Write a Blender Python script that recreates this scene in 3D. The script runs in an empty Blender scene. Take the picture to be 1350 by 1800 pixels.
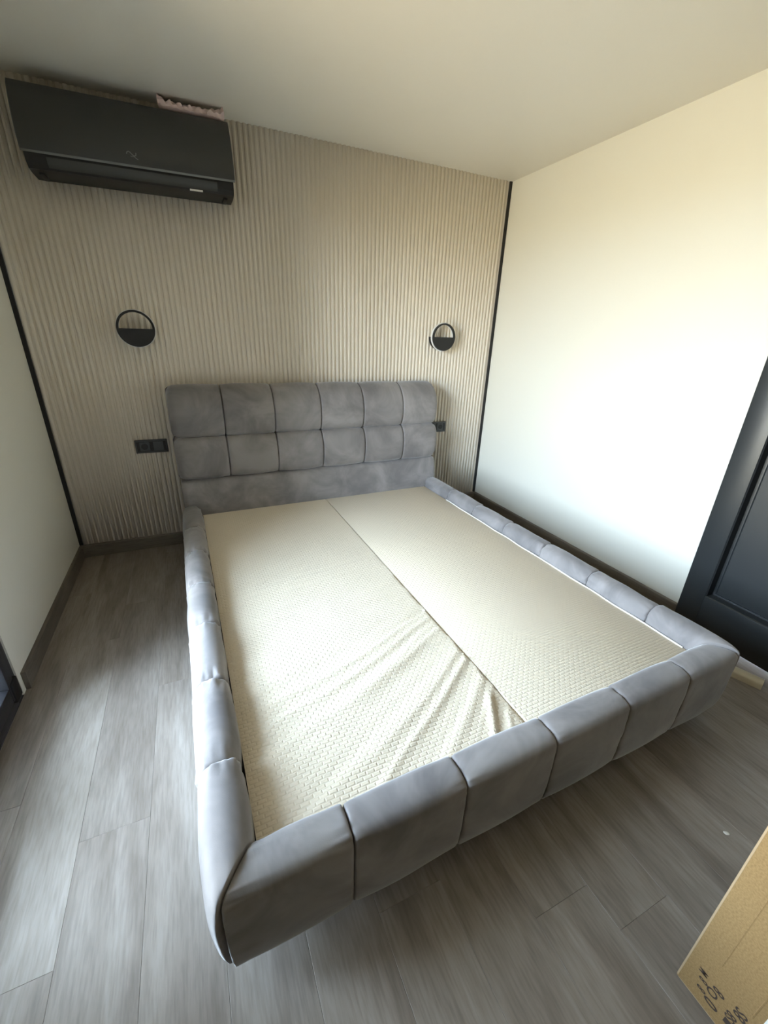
import bpy, bmesh, math, random
from mathutils import Vector, Matrix, noise
random.seed(7)
S = bpy.context.scene
COL = S.collection
PI = math.pi

# ------------------------------------------------------------------ camera
cam = bpy.data.objects.new('camera', bpy.data.cameras.new('camera'))
COL.objects.link(cam); S.camera = cam
cam.data.sensor_fit = 'HORIZONTAL'; cam.data.sensor_width = 36.0
cam.data.lens = 732.26 / 1350 * 36.0
cam.data.clip_start = 0.02
yaw, pitch, roll = -0.43391, -0.39948, 0.03344
fwd = Vector((-math.sin(yaw)*math.cos(pitch), math.cos(yaw)*math.cos(pitch), math.sin(pitch)))
r0 = Vector((math.cos(yaw), math.sin(yaw), 0)); u0 = r0.cross(fwd)
rr = r0*math.cos(roll) + u0*math.sin(roll); uu = u0*math.cos(roll) - r0*math.sin(roll)
M = Matrix((rr, uu, -fwd)).transposed().to_4x4()
M.translation = Vector((0.75686, -2.88551, 1.35067))
cam.matrix_world = M

W, H, HB, D = 2.990, 2.3615, 0.083, 5.4      # room width, height, baseboard height, depth
WY0, WY1, WZ0, WZ1 = -1.19, -2.30, 0.0, 2.16  # glazed opening in the left wall

# ------------------------------------------------------------------ sky, light, exposure
world = bpy.data.worlds.new('sky'); S.world = world; world.use_nodes = True
nt = world.node_tree; nt.nodes.clear()
def wn(t): return nt.nodes.new(t)
out = wn('ShaderNodeOutputWorld'); bg = wn('ShaderNodeBackground'); tc = wn('ShaderNodeTexCoord')
sep = wn('ShaderNodeSeparateXYZ'); mr = wn('ShaderNodeMapRange'); ramp = wn('ShaderNodeValToRGB')
nt.links.new(tc.outputs['Generated'], sep.inputs[0]); nt.links.new(sep.outputs['Z'], mr.inputs[0])
mr.inputs[1].default_value = -1; mr.inputs[2].default_value = 1
nt.links.new(mr.outputs[0], ramp.inputs[0]); nt.links.new(ramp.outputs[0], bg.inputs[0])
cr = ramp.color_ramp
cr.elements[0].position = 0.0; cr.elements[0].color = (0.36, 0.28, 0.19, 1)   # sunlit ground below
cr.elements[1].position = 1.0; cr.elements[1].color = (0.60, 0.78, 1.0, 1)
for p_, c_ in ((0.485, (0.48, 0.405, 0.275, 1)), (0.515, (0.82, 0.905, 1.0, 1)), (0.62, (0.68, 0.83, 1.0, 1))):
    e = cr.elements.new(p_); e.color = c_
bg.inputs[1].default_value = 46.0
nt.links.new(bg.outputs[0], out.inputs[0])
# portal in the window opening guides the sampling of the sky
pl = bpy.data.lights.new('window_portal', 'AREA'); pl.shape = 'RECTANGLE'
pl.size = WZ1 - WZ0; pl.size_y = WY0 - WY1; pl.cycles.is_portal = True
po = bpy.data.objects.new('window_portal', pl); COL.objects.link(po)
po.location = (-0.20, (WY0+WY1)/2, (WZ0+WZ1)/2); po.rotation_euler = (0, -PI/2, 0)
S.view_settings.view_transform = 'Standard'; S.view_settings.look = 'None'
S.view_settings.gamma = 1; S.view_settings.use_curve_mapping = False
S.view_settings.exposure = 0.45
S.cycles.max_bounces = 10; S.cycles.diffuse_bounces = 7
S.cycles.sample_clamp_indirect = 6

# ------------------------------------------------------------------ materials
def mat(name):
    m = bpy.data.materials.new(name); m.use_nodes = True
    n = m.node_tree.nodes; b = n['Principled BSDF']
    return m, n, m.node_tree.links, b
def simple(name, col, rough=0.5, metal=0.0, spec=0.5, bump=0.0, bscale=200.0, vary=0.0, vscale=6.0):
    m, n, l, b = mat(name)
    b.inputs['Base Color'].default_value = (*col, 1); b.inputs['Roughness'].default_value = rough
    b.inputs['Metallic'].default_value = metal; b.inputs['Specular IOR Level'].default_value = spec
    t = n.new('ShaderNodeTexCoord')
    if vary > 0:
        nz = n.new('ShaderNodeTexNoise'); nz.inputs['Scale'].default_value = vscale; nz.inputs['Detail'].default_value = 4
        l.new(t.outputs['Object'], nz.inputs['Vector'])
        mx = n.new('ShaderNodeMix'); mx.data_type = 'RGBA'
        mx.inputs[6].default_value = (*[c*(1-vary) for c in col], 1); mx.inputs[7].default_value = (*[min(1, c*(1+vary)) for c in col], 1)
        l.new(nz.outputs[0], mx.inputs[0]); l.new(mx.outputs[2], b.inputs['Base Color'])
    if bump > 0:
        nz = n.new('ShaderNodeTexNoise'); nz.inputs['Scale'].default_value = bscale; nz.inputs['Detail'].default_value = 3
        l.new(t.outputs['Object'], nz.inputs['Vector'])
        bp = n.new('ShaderNodeBump'); bp.inputs['Strength'].default_value = bump; bp.inputs['Distance'].default_value = 0.002
        l.new(nz.outputs[0], bp.inputs['Height']); l.new(bp.outputs[0], b.inputs['Normal'])
    return m
M_wall = simple('painted_plaster', (0.69, 0.678, 0.61), 0.55, spec=0.35, bump=0.05, bscale=90, vary=0.01, vscale=2)
M_wallf = simple('darkened_plaster', (0.07, 0.065, 0.06), 0.7)  # unseen end wall, made this dark to cut bounced light
M_ceil = simple('stretch_ceiling', (0.74, 0.715, 0.65), 0.38, spec=0.35)
M_flute = simple('fluted_panel_paint', (0.70, 0.645, 0.56), 0.62, spec=0.3)
M_black = simple('black_profile', (0.006, 0.006, 0.007), 0.5)
M_frame = simple('anthracite_frame', (0.022, 0.023, 0.028), 0.42, bump=0.05)
M_door = simple('black_door_paint', (0.021, 0.024, 0.026), 0.36, spec=0.5, bump=0.12, bscale=160)
M_ac = simple('charcoal_plastic', (0.040, 0.041, 0.039), 0.42, bump=0.08, bscale=500)
M_acd = simple('dark_plastic', (0.010, 0.010, 0.011), 0.45)
M_glare = simple('edge_glare', (0.16, 0.165, 0.16), 0.35, metal=0.3)  # pale strips stand in for the glare along the AC panel edges
M_logo = simple('grey_print', (0.16, 0.165, 0.16), 0.5)
M_white = simple('white_plastic', (0.72, 0.71, 0.67), 0.45)
M_trimp = simple('cream_plastic', (0.62, 0.58, 0.47), 0.4)
M_diff = simple('frosted_acrylic', (0.75, 0.75, 0.75), 0.35)
M_pack = simple('packing_foam_wrap', (0.62, 0.47, 0.43), 0.7, bump=0.5, bscale=60, vary=0.15, vscale=20)
M_switch = simple('anthracite_switch', (0.050, 0.053, 0.058), 0.36)
M_liner = simple('shaded_lining', (0.022, 0.020, 0.027), 0.9)  # lining, made darker to stand in for shade in the seams
M_stone = simple('balcony_tile', (0.45, 0.45, 0.43), 0.7, vary=0.08)
M_lining_white = simple('white_piping', (0.8, 0.78, 0.74), 0.7)

def wood(name, c1, c2, c3, rough, objrand=True, axis=1):
    m, n, l, b = mat(name)
    t = n.new('ShaderNodeTexCoord'); oi = n.new('ShaderNodeObjectInfo')
    mp = n.new('ShaderNodeMapping'); l.new(t.outputs['Object'], mp.inputs[0])
    sc = [9, 9, 9]; sc[axis] = 1.5; mp.inputs['Scale'].default_value = sc
    off = n.new('ShaderNodeVectorMath'); off.operation = 'SCALE'; off.inputs[0].default_value = (37.1, 53.7, 11.3)
    l.new(oi.outputs['Random'], off.inputs['Scale'])
    ad = n.new('ShaderNodeVectorMath'); l.new(mp.outputs[0], ad.inputs[0]); l.new(off.outputs[0], ad.inputs[1])
    n1 = n.new('ShaderNodeTexNoise'); n1.inputs['Scale'].default_value = 1.0; n1.inputs['Detail'].default_value = 5; n1.inputs['Distortion'].default_value = 0.9
    l.new(ad.outputs[0], n1.inputs['Vector'])
    mp2 = n.new('ShaderNodeMapping'); l.new(ad.outputs[0], mp2.inputs[0]); s2 = [16, 16, 16]; s2[axis] = 9; mp2.inputs['Scale'].default_value = s2
    n2 = n.new('ShaderNodeTexNoise'); n2.inputs['Scale'].default_value = 1.0; n2.inputs['Detail'].default_value = 4
    l.new(mp2.outputs[0], n2.inputs['Vector'])
    r1 = n.new('ShaderNodeValToRGB'); e = r1.color_ramp.elements
    e[0].position = 0.3; e[0].color = (*c1, 1); e[1].position = 0.72; e[1].color = (*c3, 1)
    k = r1.color_ramp.elements.new(0.5); k.color = (*c2, 1)
    l.new(n1.outputs[0], r1.inputs[0])
    mx = n.new('ShaderNodeMix'); mx.data_type = 'RGBA'; mx.blend_type = 'MULTIPLY'; mx.inputs[0].default_value = 0.75
    r2 = n.new('ShaderNodeValToRGB'); e = r2.color_ramp.elements
    e[0].position = 0.30; e[0].color = (0.70, 0.685, 0.67, 1); e[1].position = 0.6; e[1].color = (1, 1, 1, 1)
    l.new(n2.outputs[0], r2.inputs[0]); l.new(r1.outputs[0], mx.inputs[6]); l.new(r2.outputs[0], mx.inputs[7])
    last = mx.outputs[2]
    if objrand:
        hs = n.new('ShaderNodeHueSaturation'); mv = n.new('ShaderNodeMapRange')
        mv.inputs[3].default_value = 0.92; mv.inputs[4].default_value = 1.08
        l.new(oi.outputs['Random'], mv.inputs[0]); l.new(mv.outputs[0], hs.inputs['Value']); l.new(last, hs.inputs['Color'])
        last = hs.outputs[0]
    l.new(last, b.inputs['Base Color']); b.inputs['Roughness'].default_value = rough
    b.inputs['Specular IOR Level'].default_value = 0.45
    bp = n.new('ShaderNodeBump'); bp.inputs['Strength'].default_value = 0.25; bp.inputs['Distance'].default_value = 0.0012
    l.new(n2.outputs[0], bp.inputs['Height']); l.new(bp.outputs[0], b.inputs['Normal'])
    return m
M_floor = wood('grey_oak_vinyl', (0.175, 0.148, 0.124), (0.255, 0.225, 0.198), (0.330, 0.298, 0.268), 0.40)
M_base = wood('grey_oak_skirting', (0.10, 0.085, 0.07), (0.135, 0.118, 0.098), (0.165, 0.145, 0.12), 0.5, objrand=False)
M_baseX = wood('grey_oak_skirting_cross', (0.10, 0.085, 0.07), (0.135, 0.118, 0.098), (0.165, 0.145, 0.12), 0.5, objrand=False, axis=0)

def velvet():
    m, n, l, b = mat('grey_velvet')
    t = n.new('ShaderNodeTexCoord')
    n1 = n.new('ShaderNodeTexNoise'); n1.inputs['Scale'].default_value = 4.2; n1.inputs['Detail'].default_value = 4; n1.inputs['Distortion'].default_value = 0.7; n1.inputs['Roughness'].default_value = 0.6
    l.new(t.outputs['Object'], n1.inputs['Vector'])
    r = n.new('ShaderNodeValToRGB'); e = r.color_ramp.elements
    e[0].position = 0.36; e[0].color = (0.168, 0.159, 0.162, 1); e[1].position = 0.64; e[1].color = (0.280, 0.263, 0.263, 1)
    l.new(n1.outputs[0], r.inputs[0]); l.new(r.outputs[0], b.inputs['Base Color'])
    b.inputs['Roughness'].default_value = 0.85; b.inputs['Specular IOR Level'].default_value = 0.12
    b.inputs['Sheen Weight'].default_value = 0.55; b.inputs['Sheen Roughness'].default_value = 0.38
    b.inputs['Sheen Tint'].default_value = (0.92, 0.95, 1.0, 1)
    n2 = n.new('ShaderNodeTexNoise'); n2.inputs['Scale'].default_value = 420; l.new(t.outputs['Object'], n2.inputs['Vector'])
    bp = n.new('ShaderNodeBump'); bp.inputs['Strength'].default_value = 0.18; bp.inputs['Distance'].default_value = 0.001
    l.new(n2.outputs[0], bp.inputs['Height'])
    bp2 = n.new('ShaderNodeBump'); bp2.inputs['Strength'].default_value = 0.25; bp2.inputs['Distance'].default_value = 0.008
    l.new(n1.outputs[0], bp2.inputs['Height']); l.new(bp.outputs[0], bp2.inputs['Normal']); l.new(bp2.outputs[0], b.inputs['Normal'])
    return m
M_velvet = velvet()

def lining():
    m, n, l, b = mat('cream_embossed_cloth')
    t = n.new('ShaderNodeTexCoord')
    mp = n.new('ShaderNodeMapping'); mp.inputs['Rotation'].default_value = (0, 0, 0); l.new(t.outputs['Object'], mp.inputs[0])
    nw = n.new('ShaderNodeTexNoise'); nw.inputs['Scale'].default_value = 9; l.new(mp.outputs[0], nw.inputs['Vector'])
    sc = n.new('ShaderNodeVectorMath'); sc.operation = 'SCALE'; sc.inputs['Scale'].default_value = 0.006; l.new(nw.outputs['Color'], sc.inputs[0])
    ad = n.new('ShaderNodeVectorMath'); l.new(mp.outputs[0], ad.inputs[0]); l.new(sc.outputs[0], ad.inputs[1])
    bk = n.new('ShaderNodeTexBrick'); l.new(ad.outputs[0], bk.inputs['Vector'])
    bk.inputs['Color1'].default_value = (1, 1, 1, 1); bk.inputs['Color2'].default_value = (0.78, 0.78, 0.78, 1); bk.inputs['Mortar'].default_value = (0, 0, 0, 1)
    bk.inputs['Scale'].default_value = 1.0; bk.inputs['Brick Width'].default_value = 0.024; bk.inputs['Row Height'].default_value = 0.012
    bk.inputs['Mortar Size'].default_value = 0.0036; bk.inputs['Mortar Smooth'].default_value = 1.0
    n2 = n.new('ShaderNodeTexNoise'); n2.inputs['Scale'].default_value = 130; l.new(t.outputs['Object'], n2.inputs['Vector'])
    mx = n.new('ShaderNodeMath'); mx.operation = 'MULTIPLY_ADD'; mx.inputs[1].default_value = 0.45
    l.new(n2.outputs[0], mx.inputs[0]); l.new(bk.outputs[0], mx.inputs[2])
    bp = n.new('ShaderNodeBump'); bp.inputs['Strength'].default_value = 0.6; bp.inputs['Distance'].default_value = 0.0022
    l.new(mx.outputs[0], bp.inputs['Height']); l.new(bp.outputs[0], b.inputs['Normal'])
    b.inputs['Base Color'].default_value = (0.64, 0.565, 0.45, 1); b.inputs['Roughness'].default_value = 0.8
    b.inputs['Specular IOR Level'].default_value = 0.2; b.inputs['Sheen Weight'].default_value = 0.1
    return m
M_cloth = lining()

def cardboard():
    m, n, l, b = mat('cardboard')
    t = n.new('ShaderNodeTexCoord')
    n1 = n.new('ShaderNodeTexNoise'); n1.inputs['Scale'].default_value = 260; n1.inputs['Detail'].default_value = 3; l.new(t.outputs['Object'], n1.inputs['Vector'])
    r = n.new('ShaderNodeValToRGB'); e = r.color_ramp.elements
    e[0].position = 0.3; e[0].color = (0.215, 0.133, 0.055, 1); e[1].position = 0.7; e[1].color = (0.29, 0.185, 0.080, 1)
    l.new(n1.outputs[0], r.inputs[0]); l.new(r.outputs[0], b.inputs['Base Color'])
    b.inputs['Roughness'].default_value = 0.85; b.inputs['Specular IOR Level'].default_value = 0.2
    return m
M_card = cardboard()
M_cardedge = simple('pale_cardboard_edge', (0.36, 0.26, 0.15), 0.9)
M_ink = simple('brown_print_ink', (0.045, 0.028, 0.020), 0.8)

def glass():
    m, n, l, b = mat('window_glass'); n.remove(b)
    o = [x for x in n if x.type == 'OUTPUT_MATERIAL'][0]
    tr = n.new('ShaderNodeBsdfTransparent'); gl = n.new('ShaderNodeBsdfGlossy'); gl.inputs['Roughness'].default_value = 0.02
    tr.inputs[0].default_value = (0.93, 0.95, 0.95, 1)
    fr = n.new('ShaderNodeFresnel'); fr.inputs[0].default_value = 1.45; mx = n.new('ShaderNodeMixShader')
    l.new(fr.outputs[0], mx.inputs[0]); l.new(tr.outputs[0], mx.inputs[1]); l.new(gl.outputs[0], mx.inputs[2]); l.new(mx.outputs[0], o.inputs[0])
    return m
M_glass = glass()

# ------------------------------------------------------------------ helpers
def link(name, me, parent=None, m=None):
    o = bpy.data.objects.new(name, me); COL.objects.link(o)
    if parent: o.parent = parent
    if m: me.materials.append(m)
    return o
def finish(bm, name, m, parent=None, smooth=True, angle=40):
    me = bpy.data.meshes.new(name); bmesh.ops.recalc_face_normals(bm, faces=bm.faces[:]); bm.to_mesh(me); bm.free()
    if smooth:
        for p in me.polygons: p.use_smooth = True
        try: me.set_sharp_from_angle(angle=math.radians(angle))
        except Exception: pass
    return link(name, me, parent, m)
def bx(bm, x0, x1, y0, y1, z0, z1, bev=0.0, seg=2):
    x0, x1 = sorted((x0, x1)); y0, y1 = sorted((y0, y1)); z0, z1 = sorted((z0, z1))
    vs = [bm.verts.new((x, y, z)) for x in (x0, x1) for y in (y0, y1) for z in (z0, z1)]
    fs = [bm.faces.new([vs[i] for i in f]) for f in ((0,1,3,2),(4,6,7,5),(0,4,5,1),(2,3,7,6),(0,2,6,4),(1,5,7,3))]
    if bev > 0:
        es = list({e for f in fs for e in f.edges})
        bmesh.ops.bevel(bm, geom=es, offset=bev, segments=seg, affect='EDGES', profile=0.5)
def box(name, m, x0, x1, y0, y1, z0, z1, bev=0.0, parent=None, seg=2):
    bm = bmesh.new(); bx(bm, x0, x1, y0, y1, z0, z1, bev, seg); return finish(bm, name, m, parent)
def prism(bm, prof, a0, a1, place):
    """prof: 2-D outline, swept between a0 and a1; place(a, p, q) -> xyz"""
    A = [bm.verts.new(place(a0, *p)) for p in prof]; B = [bm.verts.new(place(a1, *p)) for p in prof]
    n = len(prof)
    for i in range(n): bm.faces.new((A[i], A[(i+1) % n], B[(i+1) % n], B[i]))
    bm.faces.new(A); bm.faces.new(B[::-1])
def tube(bm, pts, r, seg=8):
    rings = []
    for i, p in enumerate(pts):
        p = Vector(p); d = (Vector(pts[min(i+1, len(pts)-1)]) - Vector(pts[max(i-1, 0)])).normalized()
        a = d.orthogonal().normalized() if i == 0 else (a - d*a.dot(d)).normalized()
        b = d.cross(a)
        rings.append([bm.verts.new(p + (a*math.cos(2*PI*k/seg) + b*math.sin(2*PI*k/seg))*r) for k in range(seg)])
    for R, Q in zip(rings, rings[1:]):
        for k in range(seg): bm.faces.new((R[k], R[(k+1) % seg], Q[(k+1) % seg], Q[k]))
    bm.faces.new(rings[0][::-1]); bm.faces.new(rings[-1])
def empty(name, label, cat, loc=(0, 0, 0), rz=0.0, group=None):
    o = bpy.data.objects.new(name, None); COL.objects.link(o); o.location = loc; o.rotation_euler = (0, 0, rz)
    o.empty_display_size = 0.1
    o['label'] = label; o['category'] = cat
    if group: o['group'] = group
    return o
def struct(o, label=None):
    o['kind'] = 'structure'
    if label: o['label'] = label
    return o

# ------------------------------------------------------------------ room shell
T = 0.22
# floor: a screed slab carrying separate planks
# (planks follow)
floor = struct(box('floor', M_liner, -T, W+T, 0.2, -D-T, -0.15, -0.006), 'floor of grey-brown wood-look planks running away from the camera')
def plank_mesh(w, L):
    bm = bmesh.new(); bx(bm, 0.0001, w-0.0001, 0.0001, L-0.0001, -0.006, 0.0)
    es = [e for e in bm.edges if all(v.co.z > -0.001 for v in e.verts)]
    bmesh.ops.bevel(bm, geom=es, offset=0.0007, segments=1, affect='EDGES')
    me = bpy.data.meshes.new('plank'); bm.to_mesh(me); bm.free(); me.materials.append(M_floor); return me
PW, PL = 0.18, 1.22
known = {2: -0.668, 3: -1.34, 8: -2.537, 1: -0.95, 0: -1.7, 4: -2.02, 5: -0.4, 6: -1.15, 7: -1.9, 9: -0.2, 10: -1.75, 11: -1.0, 12: -2.9, 13: -2.15, 14: -1.4, 15: -2.45, 16: -0.7}
cache = {}
for c in range(17):
    x0 = -0.06 + PW*c; x1 = x0+PW
    xa, xb = max(x0, 0.0), min(x1, W)
    if xb - xa < 0.01: continue
    j = known.get(c, -1.0)
    while j < 0: j += PL
    y = j
    while y > -D:
        ya, yb = max(y-PL, -D), min(y, 0.0)
        if yb-ya > 0.02:
            key = (round(xb-xa, 4), round(yb-ya, 4))
            if key not in cache: cache[key] = plank_mesh(*key)
            o = link('plank', cache[key], floor); o.location = (xa, ya, 0)
        y -= PL

struct(box('ceiling', M_ceil, -T, W+T, 0.2, -D-T, H, H+0.15), 'matt off-white stretch ceiling')
# back wall with its fluted cladding
wb = struct(box('wall_back', M_flute, -T, W+T, 0.0095, 0.2, 0, H), 'beige wall clad with vertical fluted panels')
bm = bmesh.new()
pitch, rw, rd = 0.02795, 0.0190, 0.0100
prof = [(-rw/2, 0.001)] + [(rw/2*math.copysign(abs(math.cos(a))**0.8, -math.cos(a)), -rd*math.sin(a)**0.8) for a in [PI*k/10 for k in range(0, 11)]] + [(rw/2, 0.001)]
prism(bm, prof, 0.0, H, lambda a, p, q: (p, 0.0095+q, a))
me = bpy.data.meshes.new('flute'); bmesh.ops.recalc_face_normals(bm, faces=bm.faces[:]); bm.to_mesh(me); bm.free(); me.materials.append(M_flute)
for p in me.polygons: p.use_smooth = len(p.vertices) == 4
x = 0.0225 + rw/2
while x + rw/2 < W-0.018:
    o = link('flute', me, wb); o.location = (x, 0, 0); x += pitch
struct(box('trim_1', M_black, 0.0, 0.019, -0.003, 0.0095, HB, H), 'thin black corner profile left of the fluted wall')
struct(box('trim_2', M_black, W-0.019, W, -0.003, 0.0095, HB, H), 'thin black corner profile right of the fluted wall')
# left wall with the glazed opening
bm = bmesh.new()
bx(bm, -T, 0, WY0, 0.0095, 0, H); bx(bm, -T, 0, WY1, WY0, WZ1, H); bx(bm, -T, 0, -D, WY1, 0, H)
struct(finish(bm, 'wall_left', M_wall, smooth=False), 'off-white wall with the balcony window')
# right wall with the door opening
DY0, DY1, DZ = -1.853, -2.73, 2.06
bm = bmesh.new()
bx(bm, W, W+T, DY0, 0.0095, 0, H); bx(bm, W, W+T, DY1, DY0, DZ, H); bx(bm, W, W+T, -D, DY1, 0, H)
struct(finish(bm, 'wall_right', M_wall, smooth=False), 'smooth off-white wall right of the bed')
bm = bmesh.new()
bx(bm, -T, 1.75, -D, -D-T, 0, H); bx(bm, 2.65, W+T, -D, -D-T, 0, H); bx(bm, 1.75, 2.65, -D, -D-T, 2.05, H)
struct(finish(bm, 'wall_front', M_wallf, smooth=False), 'unseen grey-brown wall behind the camera, darkened to cut bounce, with an added doorway')
# assumed hall and warm lamp, added to light the room from behind
bm = bmesh.new()
HY0, HY1 = -D-T, -D-T-1.5
bx(bm, 1.2, 3.2, HY1, HY1-.1, 0, 2.5); bx(bm, 1.1, 1.2, HY1, HY0, 0, 2.5); bx(bm, 3.2, 3.3, HY1, HY0, 0, 2.5)
struct(finish(bm, 'wall_hall', M_wall, smooth=False), 'unseen hall walls added beyond the doorway')
struct(box('floor_hall', M_base, 1.1, 3.3, HY0, HY1, -.15, 0)); struct(box('ceiling_hall', M_ceil, 1.1, 3.3, HY0, HY1, 2.5, 2.6))
hl = bpy.data.lights.new('added_hall_lamp', 'AREA'); hl.shape = 'DISK'; hl.size = 0.45; hl.energy = 14; hl.color = (1.0, 0.72, 0.42)
ho = bpy.data.objects.new('added_hall_lamp', hl); COL.objects.link(ho); ho.location = (2.2, HY0-.55, 2.42)
def skirt(name, m, prof_axis, a0, a1, place):
    bm = bmesh.new()
    prism(bm, [(0, 0), (0.015, 0), (0.015, HB-0.012), (0.013, HB-0.005), (0.007, HB), (0, HB)], a0, a1, place)
    return struct(finish(bm, name, m, angle=30))
skirt('baseboard_back', M_baseX, 0, 0.0, W, lambda a, p, q: (a, -p, q))
bl = skirt('baseboard_left', M_base, 1, -0.015, WY0+0.035, lambda a, p, q: (p, a, q))
box('end_cap', M_base, 0, 0.017, WY0+0.026, WY0+0.036, 0, HB+0.002, 0.002, parent=bl)
skirt('baseboard_right', M_base, 1, -0.015, DY0, lambda a, p, q: (W-p, a, q))
# window: dark frame, two sashes with glass
w = struct(box('window_1', M_frame, -0.075, -0.005, WY0, WY0-0.045, 0.0, WZ1, 0.003), 'anthracite framed balcony window in the left wall')
box('frame_jamb', M_frame, -0.075, -0.005, WY1, WY1+0.045, 0, WZ1, 0.003, parent=w)
box('frame_sill', M_frame, -0.075, -0.002, WY0-0.045, WY1+0.045, 0, 0.05, 0.003, parent=w)
box('frame_head', M_frame, -0.075, -0.005, WY0-0.045, WY1+0.045, WZ1-0.045, WZ1, 0.003, parent=w)
YM = (WY0+WY1)/2
for a, b in ((WY0-0.045, YM+0.0), (YM-0.0, WY1+0.045)):
    bm = bmesh.new()
    bx(bm, -0.062, 0.008, a, a-0.05, 0.05, WZ1-0.045, 0.004); bx(bm, -0.062, 0.008, b+0.05, b, 0.05, WZ1-0.045, 0.004)
    bx(bm, -0.062, 0.0075, a-0.05, b+0.05, 0.05, 0.115, 0.004); bx(bm, -0.062, 0.0075, a-0.05, b+0.05, WZ1-0.11, WZ1-0.045, 0.004)
    s = finish(bm, 'sash', M_frame, w)
    box('pane', M_glass, -0.034, -0.028, a-0.05, b+0.05, 0.115, WZ1-0.11, parent=s)
bm = bmesh.new(); bx(bm, -0.01, 0.014, WY0-0.03, WY0-0.085, 0.035, 0.125, 0.006)
hg = finish(bm, 'hinge', M_black, w)
# assumed balcony slab outside, added for plausible daylight
o = box('balcony_slab', M_stone, -1.5, -T, 0.3, -D-0.3, -0.2, -0.04); o['label'] = 'assumed pale grey balcony slab outside the window'; o['category'] = 'balcony'

o = box('sky_blocker', M_stone, -1.3, -T, 0.3, -D-0.3, 2.42, 2.55); o['label'] = 'unseen pale slab above, outside the window, added to block high sky'; o['category'] = 'balcony'  # unseen roof slab, added to block the high sky
# door in the right wall
XD = 2.965
dr = struct(box('door_1', M_door, XD+0.054, XD+0.066, DY0-0.08, DY1+0.08, 0.15, DZ-0.05), 'black panelled door in the right wall')
SW = 0.104
bm = bmesh.new(); bx(bm, XD, XD+0.066, DY0, DY0-SW, 0.008, DZ, 0.002); finish(bm, 'stile', M_door, dr)
bm = bmesh.new(); bx(bm, XD, XD+0.066, DY1, DY1+SW, 0.008, DZ, 0.002); finish(bm, 'stile', M_door, dr)
bm = bmesh.new(); bx(bm, XD, XD+0.066, DY0-SW, DY1+SW, 0.008, 0.205, 0.002); finish(bm, 'rail', M_door, dr)
bm = bmesh.new(); bx(bm, XD, XD+0.066, DY0-SW, DY1+SW, DZ-0.12, DZ, 0.002); finish(bm, 'rail', M_door, dr)
# deep reveal, then a bevelled inner panel
ya, yb, za, zb = DY0-SW, DY1+SW, 0.205, DZ-0.12
bm = bmesh.new()
loops = []
for ins, dx in ((0.0, 0.002), (0.004, 0.006), (0.005, 0.050), (0.016, 0.051), (0.026, 0.040)):
    loops.append([bm.verts.new((XD+dx, y, z)) for y, z in ((ya-ins, za+ins*0.8), (yb+ins, za+ins*0.8), (yb+ins, zb-ins), (ya-ins, zb-ins))])
for A, B in zip(loops, loops[1:]):
    for i in range(4): bm.faces.new((A[i], A[(i+1) % 4], B[(i+1) % 4], B[i]))
finish(bm, 'moulding', M_door, dr, smooth=False)
bm = bmesh.new(); bx(bm, XD+0.040, XD+0.054, ya-0.026, yb+0.026, za+0.021, zb-0.026, 0.0); finish(bm, 'inner_panel', M_door, dr)
bm = bmesh.new(); tube(bm, [(XD, DY1+0.05, 1.0), (XD-0.05, DY1+0.05, 1.0), (XD-0.055, DY1+0.07, 1.0), (XD-0.055, DY1+0.17, 1.0)], 0.009); finish(bm, 'door_handle', M_black, dr)

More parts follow.
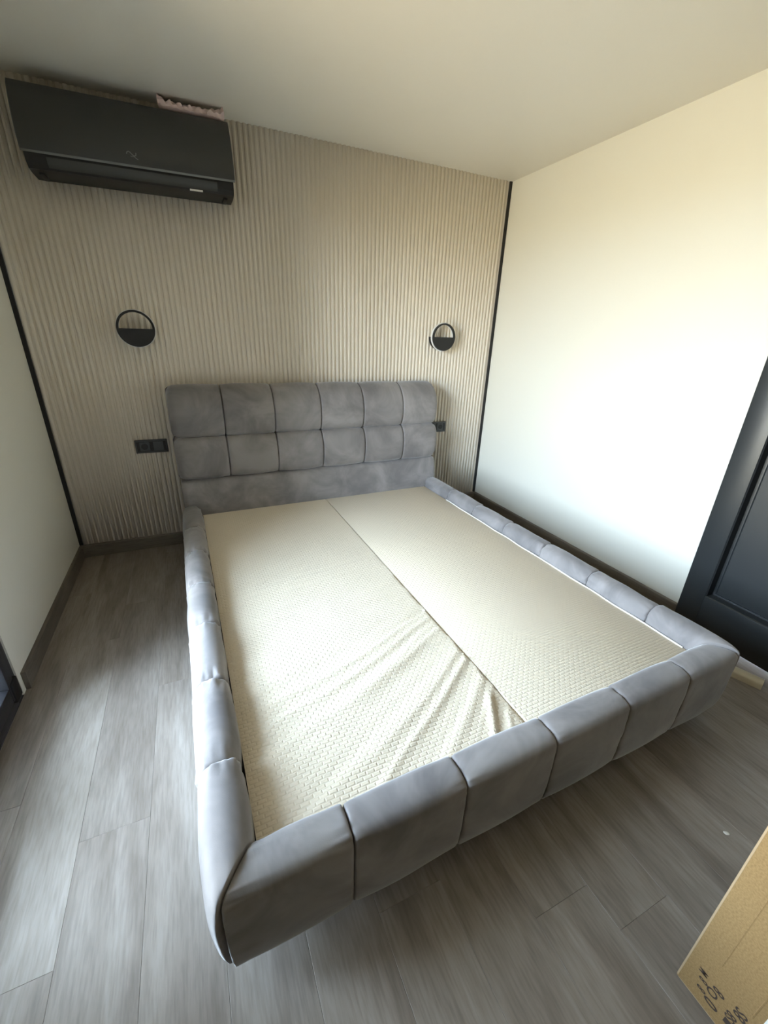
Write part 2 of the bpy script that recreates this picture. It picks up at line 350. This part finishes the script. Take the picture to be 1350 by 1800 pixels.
# ------------------------------------------------------------------ bed
WP = 0.3014
bed = empty('bed', 'grey velvet double bed with tufted headboard and bare cream base', 'bed', (1.5251, 0, 0), 0.0141)
def catmull(P, n=4):
    out = []; N = len(P)
    for i in range(N):
        p0, p1, p2, p3 = (Vector((*P[(i+k-1) % N], 0)) for k in range(4))
        for j in range(n):
            t = j/n
            q = 0.5*((2*p1) + (p2-p0)*t + (2*p0-5*p1+4*p2-p3)*t*t + (3*p1-p0-3*p2+p3)*t**3)
            out.append((q.x, q.y))
    return out
TS = [-1, -.988, -.965, -.93, -.86, -.76, -.62, -.42, -.2, 0, .2, .42, .62, .76, .86, .93, .965, .988, 1]
def cushion(name, parent, prof, lim0, lim1, place, Da=0.008, Db=0.008, bulge=0.004, wr=0.003, wfreq=40, seed=0, n=4, wstart=0.72, m=M_velvet, ra=0.09, rb=0.09, dig=(True, True), endmod=None):
    """closed outline prof=(p,q) swept along a from lim0(p,q) to lim1(p,q); place(a,p,q)->xyz"""
    P = catmull(prof, n); N = len(P)
    cx = sum(p[0] for p in P)/N; cy = sum(p[1] for p in P)/N
    nor = []
    area = sum(P[i][0]*P[(i+1) % N][1]-P[(i+1) % N][0]*P[i][1] for i in range(N))
    sg = 1 if area > 0 else -1
    for i in range(N):
        a, b = P[i-1], P[(i+1) % N]; d = Vector((b[1]-a[1], -(b[0]-a[0]))); d.normalize(); nor.append(d*sg)
    bm = bmesh.new(); rings = []
    for t in TS:
        ring = []
        Dd = Da if t < 0 else Db
        rw_ = ra if t < 0 else rb
        xx = min(1.0, max(0.0, (abs(t)-(1-rw_))/rw_))
        e = Dd*(1-(1-xx*xx)**0.5) + (0.018 if abs(t) == 1 and dig[t > 0] else 0)
        for i in range(N):
            p, q = P[i]
            ph = noise.noise(Vector((i*0.9*wfreq/40+seed*3.7, (1 if t > 0 else -1)*2.3+seed, abs(t)*1.5)))
            k = max(0.0, (abs(t)-wstart)/(1-wstart)) if abs(t) < 0.97 else max(0.0, (1-abs(t))/0.03)
            broad = noise.noise(Vector((p*6+seed*1.3, q*6, t*1.1+seed)))
            ee = e*endmod(p, q) if (endmod and t > 0) else e
            if not dig[t > 0] and wstart > 0.5: k *= 0.1
            off = -ee + bulge*(1-t*t) + wr*ph*k*2 + wr*0.8*broad*(1-abs(t)**4)
            pp, qq = p+nor[i].x*off, q+nor[i].y*off
            a0, a1 = lim0(pp, qq), lim1(pp, qq)
            ring.append(bm.verts.new(place(a0+(a1-a0)*(t+1)/2, pp, qq)))
        rings.append(ring)
    for A, B in zip(rings, rings[1:]):
        for i in range(N): bm.faces.new((A[i], A[(i+1) % N], B[(i+1) % N], B[i]))
    bm.faces.new(rings[0][::-1]); bm.faces.new(rings[-1])
    return finish(bm, name, m, parent, angle=75)

# inner frame and legs
fr = box('frame_core', M_liner, -0.865, 0.865, -0.20, -2.318, 0.105, 0.262, 0.004, parent=bed)
for sx in (-1, 1):
    for y in (-0.35, -2.12):
        bm = bmesh.new(); bmesh.ops.create_cone(bm, cap_ends=True, segments=20, radius1=0.022, radius2=0.028, depth=0.107, matrix=Matrix.Translation((sx*0.70, y, 0.0535)))
        finish(bm, 'leg', M_black, bed)
# footboard
fb = box('footboard', M_liner, -0.86, 0.86, -2.27, -2.335, 0.10, 0.31, 0.006, parent=bed)
foot_prof = [(-2.268, .10), (-2.262, .20), (-2.262, .29), (-2.270, .336), (-2.300, .344), (-2.334, .342), (-2.351, .331), (-2.3575, .306), (-2.359, .22), (-2.358, .14), (-2.351, .088), (-2.335, .070), (-2.290, .072)]
def mitre(v): return 0.805 + 0.82*max(0.0, (-2.262 - v))
for k in range(6):
    a, b = (k-3)*WP, (k-2)*WP
    l0 = (lambda p, q: -mitre(p)+0.002) if k == 0 else (lambda p, q, a=a: a+0.0008)
    l1 = (lambda p, q: mitre(p)-0.002) if k == 5 else (lambda p, q, b=b: b-0.0008)
    cushion('cushion', fb, foot_prof, l0, l1, lambda a, p, q: (a, p, q), seed=k+1, wr=0.0032 if k in (0, 1) else 0.002,
            Da=0.002 if k == 0 else 0.006, Db=0.002 if k == 5 else 0.006, wstart=0.3 if k == 0 else 0.7, dig=(k != 0, k != 5))
# side rails
seams = [-0.222, -0.5499, -0.8513, -1.1527, -1.4541, -1.7555, -2.0569, None]
rail_prof = [(.806, .10), (.803, .20), (.803, .29), (.812, .334), (.840, .351), (.872, .349), (.897, .332), (.910, .29), (.914, .22), (.909, .14), (.893, .085), (.865, .072), (.828, .08)]
for sx in (-1, 1):
    rl = box('side_rail', M_liner, sx*0.815, sx*0.885, -0.23, -2.32, 0.105, 0.315, 0.006, parent=bed)
    for k in range(7):
        a, b = seams[k], seams[k+1]
        # a sweeps from the head end (a) towards the foot (b)
        lo = (lambda p, q, a=a: a-0.0008)
        if b is None: hi = (lambda p, q: -2.262-min(p-0.805, 0.082)/0.82 + 0.004 + 0.007*max(0.0, min(1.0, (0.33-q)/0.15)))
        else: hi = (lambda p, q, b=b: b+0.0008)
        pr = rail_prof
        if k == 6: pr = [(p, q+(0.006 if q > .3 else 0)) for p, q in rail_prof]
        cushion('cushion', rl, pr, lo, hi, (lambda a, p, q: (-p, a, q)) if sx < 0 else (lambda a, p, q: (p, a, q)),
                Da=0.008, Db=0.008 if b else 0.020, rb=0.09 if b else 0.42, endmod=None if b else (lambda p, q: 0.12+0.88*max(0.0, min(1.0, (p-0.865)/0.035))), bulge=0.005, wr=0.0060, wfreq=28, seed=20+k*2+sx, wstart=0.62, dig=(True, b is not None))
# headboard
hbd = box('headboard', M_liner, -0.85, 0.85, -0.035, -0.13, 0.06, 0.99, 0.01, parent=bed)
lp = [(-.05, .05), (-.15, .05), (-.234, .055), (-.243, .15), (-.243, .28), (-.232, .40), (-.208, .49), (-.15, .503), (-.05, .503)]
cushion('lower_panel', hbd, lp, lambda p, q: -0.893, lambda p, q: 0.893, lambda a, p, q: (a, p, q), Da=0.012, Db=0.012, bulge=0.0, wr=0.001, ra=.02, rb=.02, seed=50, dig=(False, False))
row2 = [(-.10, .506), (-.165, .506), (-.200, .514), (-.222, .548), (-.233, .610), (-.231, .675), (-.212, .727), (-.185, .753), (-.15, .757), (-.10, .757)]
row1 = [(-.04, .761), (-.15, .761), (-.180, .768), (-.200, .806), (-.207, .862), (-.199, .925), (-.176, .978), (-.138, 1.020), (-.090, 1.043), (-.055, 1.047), (-.036, 1.03), (-.035, .9)]
for r, pr in ((0, row2), (1, row1)):
    for k in range(6):
        a, b = (k-3)*WP, (k-2)*WP
        if k == 0: a += 0.004
        if k == 5: b -= 0.004
        cushion('tufted_square', hbd, pr, lambda p, q, a=a: a+0.0014, lambda p, q, b=b: b-0.0014, lambda a, p, q: (a, p, q),
                Da=0.046 if k == 0 else 0.008, Db=0.046 if k == 5 else 0.008, bulge=0.006, wr=0.0015, seed=60+k+10*r, ra=0.32 if k == 0 else 0.10, rb=0.32 if k == 5 else 0.10, dig=(k != 0, k != 5))
# base panels
box('base_panel', M_cloth, 0.0025, 0.797, -0.236, -2.266, 0.262, 0.285, 0.003, parent=bed)['label'] = 'smooth right half of the cream base'
def base_left():
    bm = bmesh.new(); NU, NV = 130, 290; U0, U1, V0, V1 = -0.797, -0.0025, -0.236, -2.266
    g = []
    for j in range(NV+1):
        row = []
        for i in range(NU+1):
            u = U0+(U1-U0)*i/NU; v = V0+(V1-V0)*j/NV
            v0 = v
            for _ in range(8):
                k = 0.22 + max(0.0, -1.45-v0)*0.95
                k = min(k, 1.1)
                v0 = v0*0.5 + 0.5*(v - k*u*(1+0.15*u))
            env = max(0.0, min(1.0, (-0.85-v)/0.8))
            edge = min(1.0, (u-U0)/0.16)*min(1.0, (U1-u)/0.012 if U1-u > 0 else 0)*min(1, (v-V1)/0.02+0.5)
            w1 = 0.25*math.sin(u*9)+0.02*noise.noise(Vector((u*5, v*5, 1)))
            nn = noise.noise(Vector((v0*16+0.35*noise.noise(Vector((u*4, v*3, 7))), u*0.9, 3.3)))
            n2 = noise.noise(Vector((v0*23, u*2.0, 9.1)))
            rid = (1-min(1, abs(nn)*2.4))**1.5
            z = env*edge*(0.0055*rid + 0.0042*n2)
            z += 0.0012*noise.noise(Vector((u*7, v*7, 2)))*edge*max(0, min(1, (-0.3-v)/0.2))
            # loose corner pulled back beside the seam at the foot end
            s = (u+0.021) - 0.63*(v+2.10)            # > 0 on the seam side of the slit
            if v < -2.085:
                f = min(1, (-2.085-v)/0.05)
                if s > 0: z += -0.006*f*min(1, s/0.004)
                z += 0.007*f*math.exp(-((s+0.012)/0.011)**2)
                s2 = (u+0.024) - 0.5*(v+2.185)
                z += 0.004*f*math.exp(-((s2+0.004)/0.004)**2) if v < -2.17 else 0
            row.append(bm.verts.new((u, v, 0.2852+z)))
        g.append(row)
    for j in range(NV):
        for i in range(NU): bm.faces.new((g[j][i], g[j+1][i], g[j+1][i+1], g[j][i+1]))
    # skirt
    ring = [g[0][i] for i in range(NU+1)]+[g[j][NU] for j in range(1, NV+1)]+[g[NV][i] for i in range(NU-1, -1, -1)]+[g[j][0] for j in range(NV-1, 0, -1)]
    low = [bm.verts.new((v.co.x, v.co.y, 0.262)) for v in ring]
    for i in range(len(ring)): bm.faces.new((ring[i], ring[(i+1) % len(ring)], low[(i+1) % len(ring)], low[i]))
    bm.faces.new(low)
    o = finish(bm, 'base_panel', M_cloth, bed, angle=80); o['label'] = 'creased left half of the cream base'
base_left()
bm = bmesh.new(); tube(bm, [(0.7925+0.0012*math.sin(i*1.3), -0.56-i*0.0415, 0.288+0.0012*math.sin(i*0.9)) for i in range(41)], 0.0032, 6)
finish(bm, 'piping', M_lining_white, bed)['label'] = 'thin white piping'

# ------------------------------------------------------------------ air conditioner
AX0, AX1 = 0.236, 1.108
ac = empty('air_conditioner', 'charcoal wall-mounted air conditioner high on the fluted wall', 'air conditioner', ((AX0+AX1)/2, -0.02, 1.965)); ac.rotation_euler = (0, -0.012, 0)
inv = Matrix.Translation(-Vector(ac.location))
def acpart(bm, name, m, **k):
    bmesh.ops.transform(bm, matrix=inv, verts=bm.verts[:]); return finish(bm, name, m, ac, **k)
XS = lambda a, p, q: (a, p, q)
bm = bmesh.new(); prism(bm, [(-.002, 1.984), (-.002, 2.285), (-.115, 2.292), (-.150, 2.25), (-.183, 2.15), (-.190, 2.06), (-.187, 2.036), (-.178, 2.008), (-.158, 1.990), (-.110, 1.984)], AX0+.006, AX1-.006, XS)
acpart(bm, 'body', M_acd, angle=25)
pan_o = [(-.115, 2.299), (-.135, 2.296), (-.155, 2.275), (-.180, 2.220), (-.200, 2.150), (-.2085, 2.09), (-.203, 2.050), (-.196, 2.040)]
pan_i = [(-.186, 2.044), (-.190, 2.09), (-.182, 2.15), (-.163, 2.21), (-.139, 2.265), (-.115, 2.288)]
bm = bmesh.new(); prism(bm, pan_o+pan_i, AX0, AX1, XS); acpart(bm, 'front_panel', M_ac, angle=30)
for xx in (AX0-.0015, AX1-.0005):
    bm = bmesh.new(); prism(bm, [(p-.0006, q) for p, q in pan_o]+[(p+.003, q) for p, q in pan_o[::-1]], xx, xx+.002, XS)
    acpart(bm, 'glare_strip', M_glare, angle=30)
bm = bmesh.new(); prism(bm, [(-.1970, 2.0385), (-.2025, 2.0455), (-.2010, 2.0470), (-.196, 2.0405)], AX0, AX1, XS); acpart(bm, 'glare_strip', M_glare)
# louvre flap and the recess line around it
bm = bmesh.new(); prism(bm, [(-.190, 2.031), (-.195, 2.030), (-.188, 2.008), (-.170, 1.996), (-.165, 2.000), (-.181, 2.012)], AX0+.085, AX1-.085, XS); acpart(bm, 'louvre_flap', M_ac, angle=50)
bm = bmesh.new(); bx(bm, AX1-.215, AX1-.155, -.170, -.160, 1.9875, 1.9935); acpart(bm, 'indicator_label', M_white)
for xs in ((AX0+.035, AX0+.055), (AX1-.055, AX1-.035)):
    bm = bmesh.new(); bx(bm, xs[0], xs[1], -.13, -.03, 1.976, 1.985, .002); acpart(bm, 'clip', M_acd)
# small grey emblem on the panel: a bent wave and a short tick
lg = bmesh.new()
def onpan(x, z):
    for (p0, q0), (p1, q1) in zip(pan_o, pan_o[1:]):
        if q1 <= z <= q0: return p0+(p1-p0)*(q0-z)/(q0-q1)-.0006
    return -.2085
def ribbon(bm, pts, wdt):
    prev = None
    for i, (x, z) in enumerate(pts):
        a = Vector(pts[max(0, i-1)]); b = Vector(pts[min(len(pts)-1, i+1)]); d = (b-a).normalized(); n_ = Vector((-d.y, d.x))*wdt/2
        c = [bm.verts.new((x+s*n_.x, onpan(x+s*n_.x, z+s*n_.y), z+s*n_.y)) for s in (-1, 1)]
        if prev: bm.faces.new((prev[0], prev[1], c[1], c[0]))
        prev = c
ribbon(lg, [(.640, 2.083), (.643, 2.091), (.649, 2.094), (.656, 2.090), (.663, 2.083), (.670, 2.079), (.677, 2.082), (.679, 2.092)], .004)
ribbon(lg, [(.668, 2.078), (.676, 2.072), (.684, 2.068)], .003)
ribbon(lg, [(.655, 2.078), (.661, 2.076), (.668, 2.078)], .002)
acpart(lg, 'emblem', M_logo, smooth=False)

# crumpled packing wrap on the unit
bm = bmesh.new(); NX, NZ = 60, 9; rows = []
for i in range(NX+1):
    s = i/NX; x = 0.800+0.292*s; ring = []
    hgt = 0.042-0.012*math.sin(s*PI*1.1)+0.007*noise.noise(Vector((s*6, 1, 1)))+(0.020*math.exp(-((s-1)/0.05)**2))+(0.008*math.exp(-((s)/0.05)**2))
    for k in range(10):
        a = 2*PI*k/10
        ny = noise.noise(Vector((s*14, math.cos(a)*1.3, math.sin(a)*1.3)))
        yy = -.110+0.034*math.cos(a)*(1+0.5*ny); zz = 2.3060+max(0.0, hgt*(0.5+0.5*math.sin(a))*(1+0.45*ny))
        ring.append(bm.verts.new((x+0.004*ny, yy, zz)))
    rows.append(ring)
for A, B in zip(rows, rows[1:]):
    for k in range(10): bm.faces.new((A[k], A[(k+1) % 10], B[(k+1) % 10], B[k]))
bm.faces.new(rows[0][::-1]); bm.faces.new(rows[-1])
o = finish(bm, 'packing_wrap', M_pack, angle=35); o['label'] = 'crumpled pinkish white packing wrap lying on top of the air conditioner'; o['category'] = 'packaging'

# ------------------------------------------------------------------ wall lamps
def lamp_parts(root):
    R, r = 0.0925, 0.0815; N = 64
    def annulus(name, m, Ro, Ri, y0, y1, par=root):
        bm = bmesh.new(); L = []
        for rad, y in ((Ro, y0), (Ro, y1), (Ri, y1), (Ri, y0)):
            L.append([bm.verts.new((rad*math.cos(2*PI*k/N), y, rad*math.sin(2*PI*k/N))) for k in range(N)])
        for i in range(4):
            A, B = L[i], L[(i+1) % 4]
            for k in range(N): bm.faces.new((A[k], A[(k+1) % N], B[(k+1) % N], B[k]))
        return finish(bm, name, m, par, angle=30)
    annulus('ring', M_black, R, r, -.074, -.060)
    annulus('diffuser', M_diff, R+.0040, r+.001, -.060, -.044)
    def half(name, rad, y0, y1, par=root):
        bm = bmesh.new(); pts = [(rad*math.cos(a), rad*math.sin(a)) for a in [PI+PI*k/30 for k in range(31)]]
        prism(bm, pts, y0, y1, lambda a, p, q: (p, a, q)); return finish(bm, name, M_black, par, angle=30)
    half('half_disc', r+.001, -.072, -.048); half('wall_plate', 0.088, -.020, 0.0)
    bm = bmesh.new(); bmesh.ops.create_cone(bm, cap_ends=True, segments=24, radius1=.028, radius2=.028, depth=.03, matrix=Matrix.Translation((0, -.034, -.04)) @ Matrix.Rotation(PI/2, 4, 'X'))
    finish(bm, 'spacer', M_black, root)
la = empty('wall_lamp', 'round black ring wall lamp left of and above the headboard, below the air conditioner', 'lamp', (0.5355, 0, 1.346), group='ring wall lamps above the bed')
lamp_parts(la)
lb = la.copy(); COL.objects.link(lb); lb.location = (2.4955, 0, 1.356)
lb['label'] = 'round black ring wall lamp above the right end of the headboard, by the room corner'
for ch in list(la.children):
    c = ch.copy(); COL.objects.link(c); c.parent = lb

# ------------------------------------------------------------------ socket plates
def socket_plate(x0, x1, z0, z1, flip, label):
    cx, cz = (x0+x1)/2, (z0+z1)/2; wd, hg_ = (x1-x0)/2, (z1-z0)/2
    t = empty('socket_plate', label, 'socket', (cx, -0.0002, cz), group='socket plates beside the headboard')
    bm = bmesh.new(); bx(bm, -wd, wd, -.010, 0, -hg_, hg_, .0025)
    finish(bm, 'frame', M_switch, t)
    s = -1 if not flip else 1
    a = wd/2*0.84
    bm = bmesh.new(); N = 28
    # socket insert: square plate with a round well
    R = .0195; q = .027
    outer = [(q*max(-1, min(1, 1.42*math.cos(2*PI*k/N))), q*max(-1, min(1, 1.42*math.sin(2*PI*k/N)))) for k in range(N)]
    L = [[bm.verts.new((s*a+p, -.0120, z)) for p, z in outer],
         [bm.verts.new((s*a+R*math.cos(2*PI*k/N), -.0120, R*math.sin(2*PI*k/N))) for k in range(N)],
         [bm.verts.new((s*a+R*.95*math.cos(2*PI*k/N), -.0104, R*.95*math.sin(2*PI*k/N))) for k in range(N)]]
    base = [bm.verts.new((s*a+p, -.0090, z)) for p, z in outer]
    for A, B in ((base, L[0]), (L[0], L[1]), (L[1], L[2])):
        for k in range(N): bm.faces.new((A[k], A[(k+1) % N], B[(k+1) % N], B[k]))
    bm.faces.new(L[2])
    si = finish(bm, 'socket_insert', M_switch, t, angle=30)
    bm = bmesh.new(); bmesh.ops.create_cone(bm, cap_ends=True, segments=28, radius1=R*.94, radius2=R*.94, depth=.0006, matrix=Matrix.Translation((s*a, -.0107, 0)) @ Matrix.Rotation(PI/2, 4, 'X'))
    finish(bm, 'well', M_acd, si)
    for dx in (-.0095, .0095):
        bm = bmesh.new(); bmesh.ops.create_cone(bm, cap_ends=True, segments=12, radius1=.0026, radius2=.0026, depth=.001, matrix=Matrix.Translation((s*a+dx, -.0115, 0)) @ Matrix.Rotation(PI/2, 4, 'X'))
        finish(bm, 'pin_hole', M_black, si)
    bm = bmesh.new(); bx(bm, -wd+.009, wd-.009, -.0106, -.0098, -.0295, .0295); finish(bm, 'shadow_gap', M_black, t, smooth=False)
    bm = bmesh.new()
    prism(bm, [(-.027, -.010), (-.027, -.0135), (.0, -.0125), (.027, -.0160), (.027, -.010)], -.027, .027, lambda a_, p, q_: (-s*a+a_, q_, p))
    finish(bm, 'rocker_switch', M_switch, t, angle=20)
socket_plate(.411, .588, .641, .723, False, 'dark double plate with socket and switch, left of the headboard')
socket_plate(2.438, 2.613, .650, .732, True, 'dark socket plate half hidden behind the right edge of the headboard')

# ------------------------------------------------------------------ cardboard box
BX0, BX1, BY0, BY1, BH = 1.612, 2.02, -2.746, -3.30, 0.60
cb = empty('cardboard_box', 'tall brown cardboard box with dark print standing in the lower right corner', 'box', ((BX0+BX1)/2, (BY0+BY1)/2, 0))
def cbl(x, y, z): return (x-cb.location.x, y-cb.location.y, z)
bm = bmesh.new(); bx(bm, BX0-cb.location.x, BX1-cb.location.x, BY0-cb.location.y, BY1-cb.location.y, 0.0, BH, 0.004, 3)
finish(bm, 'carton', M_card, cb)
# paler corner edge, vertical creases
bm = bmesh.new(); tube(bm, [cbl(BX0+.0032+0.0008*noise.noise(Vector((i, 0, 0))), BY0-.0032, 0.006+i*(BH-.012)/30) for i in range(31)], .0034, 8); finish(bm, 'corner_edge', M_cardedge, cb)
bm = bmesh.new(); tube(bm, [cbl(BX0+.0028, BY0-.006-i*.018, 0.0032) for i in range(30)], .0032, 8); finish(bm, 'corner_edge', M_cardedge, cb)
bm = bmesh.new(); tube(bm, [cbl(BX0+.0012, -2.861, 0.125+i*(BH-.13)/20) for i in range(21)], .0022, 6); finish(bm, 'crease', M_card, cb)
bm = bmesh.new(); tube(bm, [cbl(BX0+.0016, -2.795, 0.16+i*(BH-.17)/20) for i in range(21)], .0022, 6); finish(bm, 'crease', M_card, cb)
bm = bmesh.new(); bx(bm, BX0-.0008-cb.location.x, BX0-cb.location.x, -2.875-cb.location.y, -2.96-cb.location.y, .135, .30); finish(bm, 'tape', M_white, cb, smooth=False)
def glyph(ch, y, z, h, w_=1.0, rot=0.0):
    cu = bpy.data.curves.new('print_mark', 'FONT'); cu.body = ch; cu.size = h; cu.align_x = 'CENTER'; cu.align_y = 'CENTER'; cu.offset = h*0.015
    tmp = bpy.data.objects.new('tmp', cu); COL.objects.link(tmp)
    dg = bpy.context.evaluated_depsgraph_get(); me = bpy.data.meshes.new_from_object(tmp.evaluated_get(dg))
    bpy.data.objects.remove(tmp)
    me.name = 'print_mark'; me.materials.clear()
    c, s = math.cos(rot), math.sin(rot)
    for v in me.vertices:
        p, q = v.co.x*w_, v.co.y
        p, q = p*c-q*s, p*s+q*c
        v.co = cbl(BX0-.0006, y-p, z+q)
    return link('print_mark', me, cb, M_ink)
glyph('M', -2.780, .093, .024, 0.7, 1.57); glyph('8', -2.786, .072, .024, 0.8, 1.57); glyph('8', -2.790, .045, .024, 0.8, 1.57)
glyph('8', -2.812, .089, .030, 0.8, 1.57); glyph('O', -2.805, .069, .028, 1.0, 1.57); glyph('0', -2.812, .038, .036, 0.9, 1.57)
glyph('8S', -2.850, .098, .030, 0.9, 1.57); glyph('S8', -2.842, .066, .026, 0.9, 1.57)
bm = bmesh.new(); bx(bm, BX0-.0007-cb.location.x, BX0-cb.location.x, -2.835-cb.location.y, -2.875-cb.location.y, .036, .052); finish(bm, 'print_mark', M_ink, cb, smooth=False)

# ------------------------------------------------------------------ small things on the floor
tp = bmesh.new()
prof = [(-.026, .0), (-.024, .020), (-.018, .027), (-.006, .031), (.010, .030), (.024, .022), (.030, .012)]
th = .0035
inn = [(p*0.88, max(0.0, q-th)) for p, q in prof[::-1]]
prism(tp, prof+inn, -.062, .062, lambda a, p, q: (p, a, q))
o = finish(tp, 'plastic_trim_offcut', M_trimp, angle=35)
o.scale = (1.12, 1.12, 1.12); o.location = (2.828, -2.256, 0.0002); o.rotation_euler = (0, 0, math.radians(18))
o['label'] = 'small cream plastic trim offcut on the floor beside the foot of the bed'; o['category'] = 'offcut'
bm = bmesh.new(); bmesh.ops.create_icosphere(bm, subdivisions=2, radius=.008)
for v in bm.verts: v.co = Vector((v.co.x*0.75, v.co.y*1.0, max(-.0012, v.co.z*0.3)))*(1+0.25*noise.noise(v.co*160))
o = finish(bm, 'plaster_crumb', M_white); o.location = (2.058, -2.612, .0013); o.rotation_euler = (0, 0, .9)
o['label'] = 'tiny white crumb lying alone on the floor near the cardboard box'; o['category'] = 'debris'
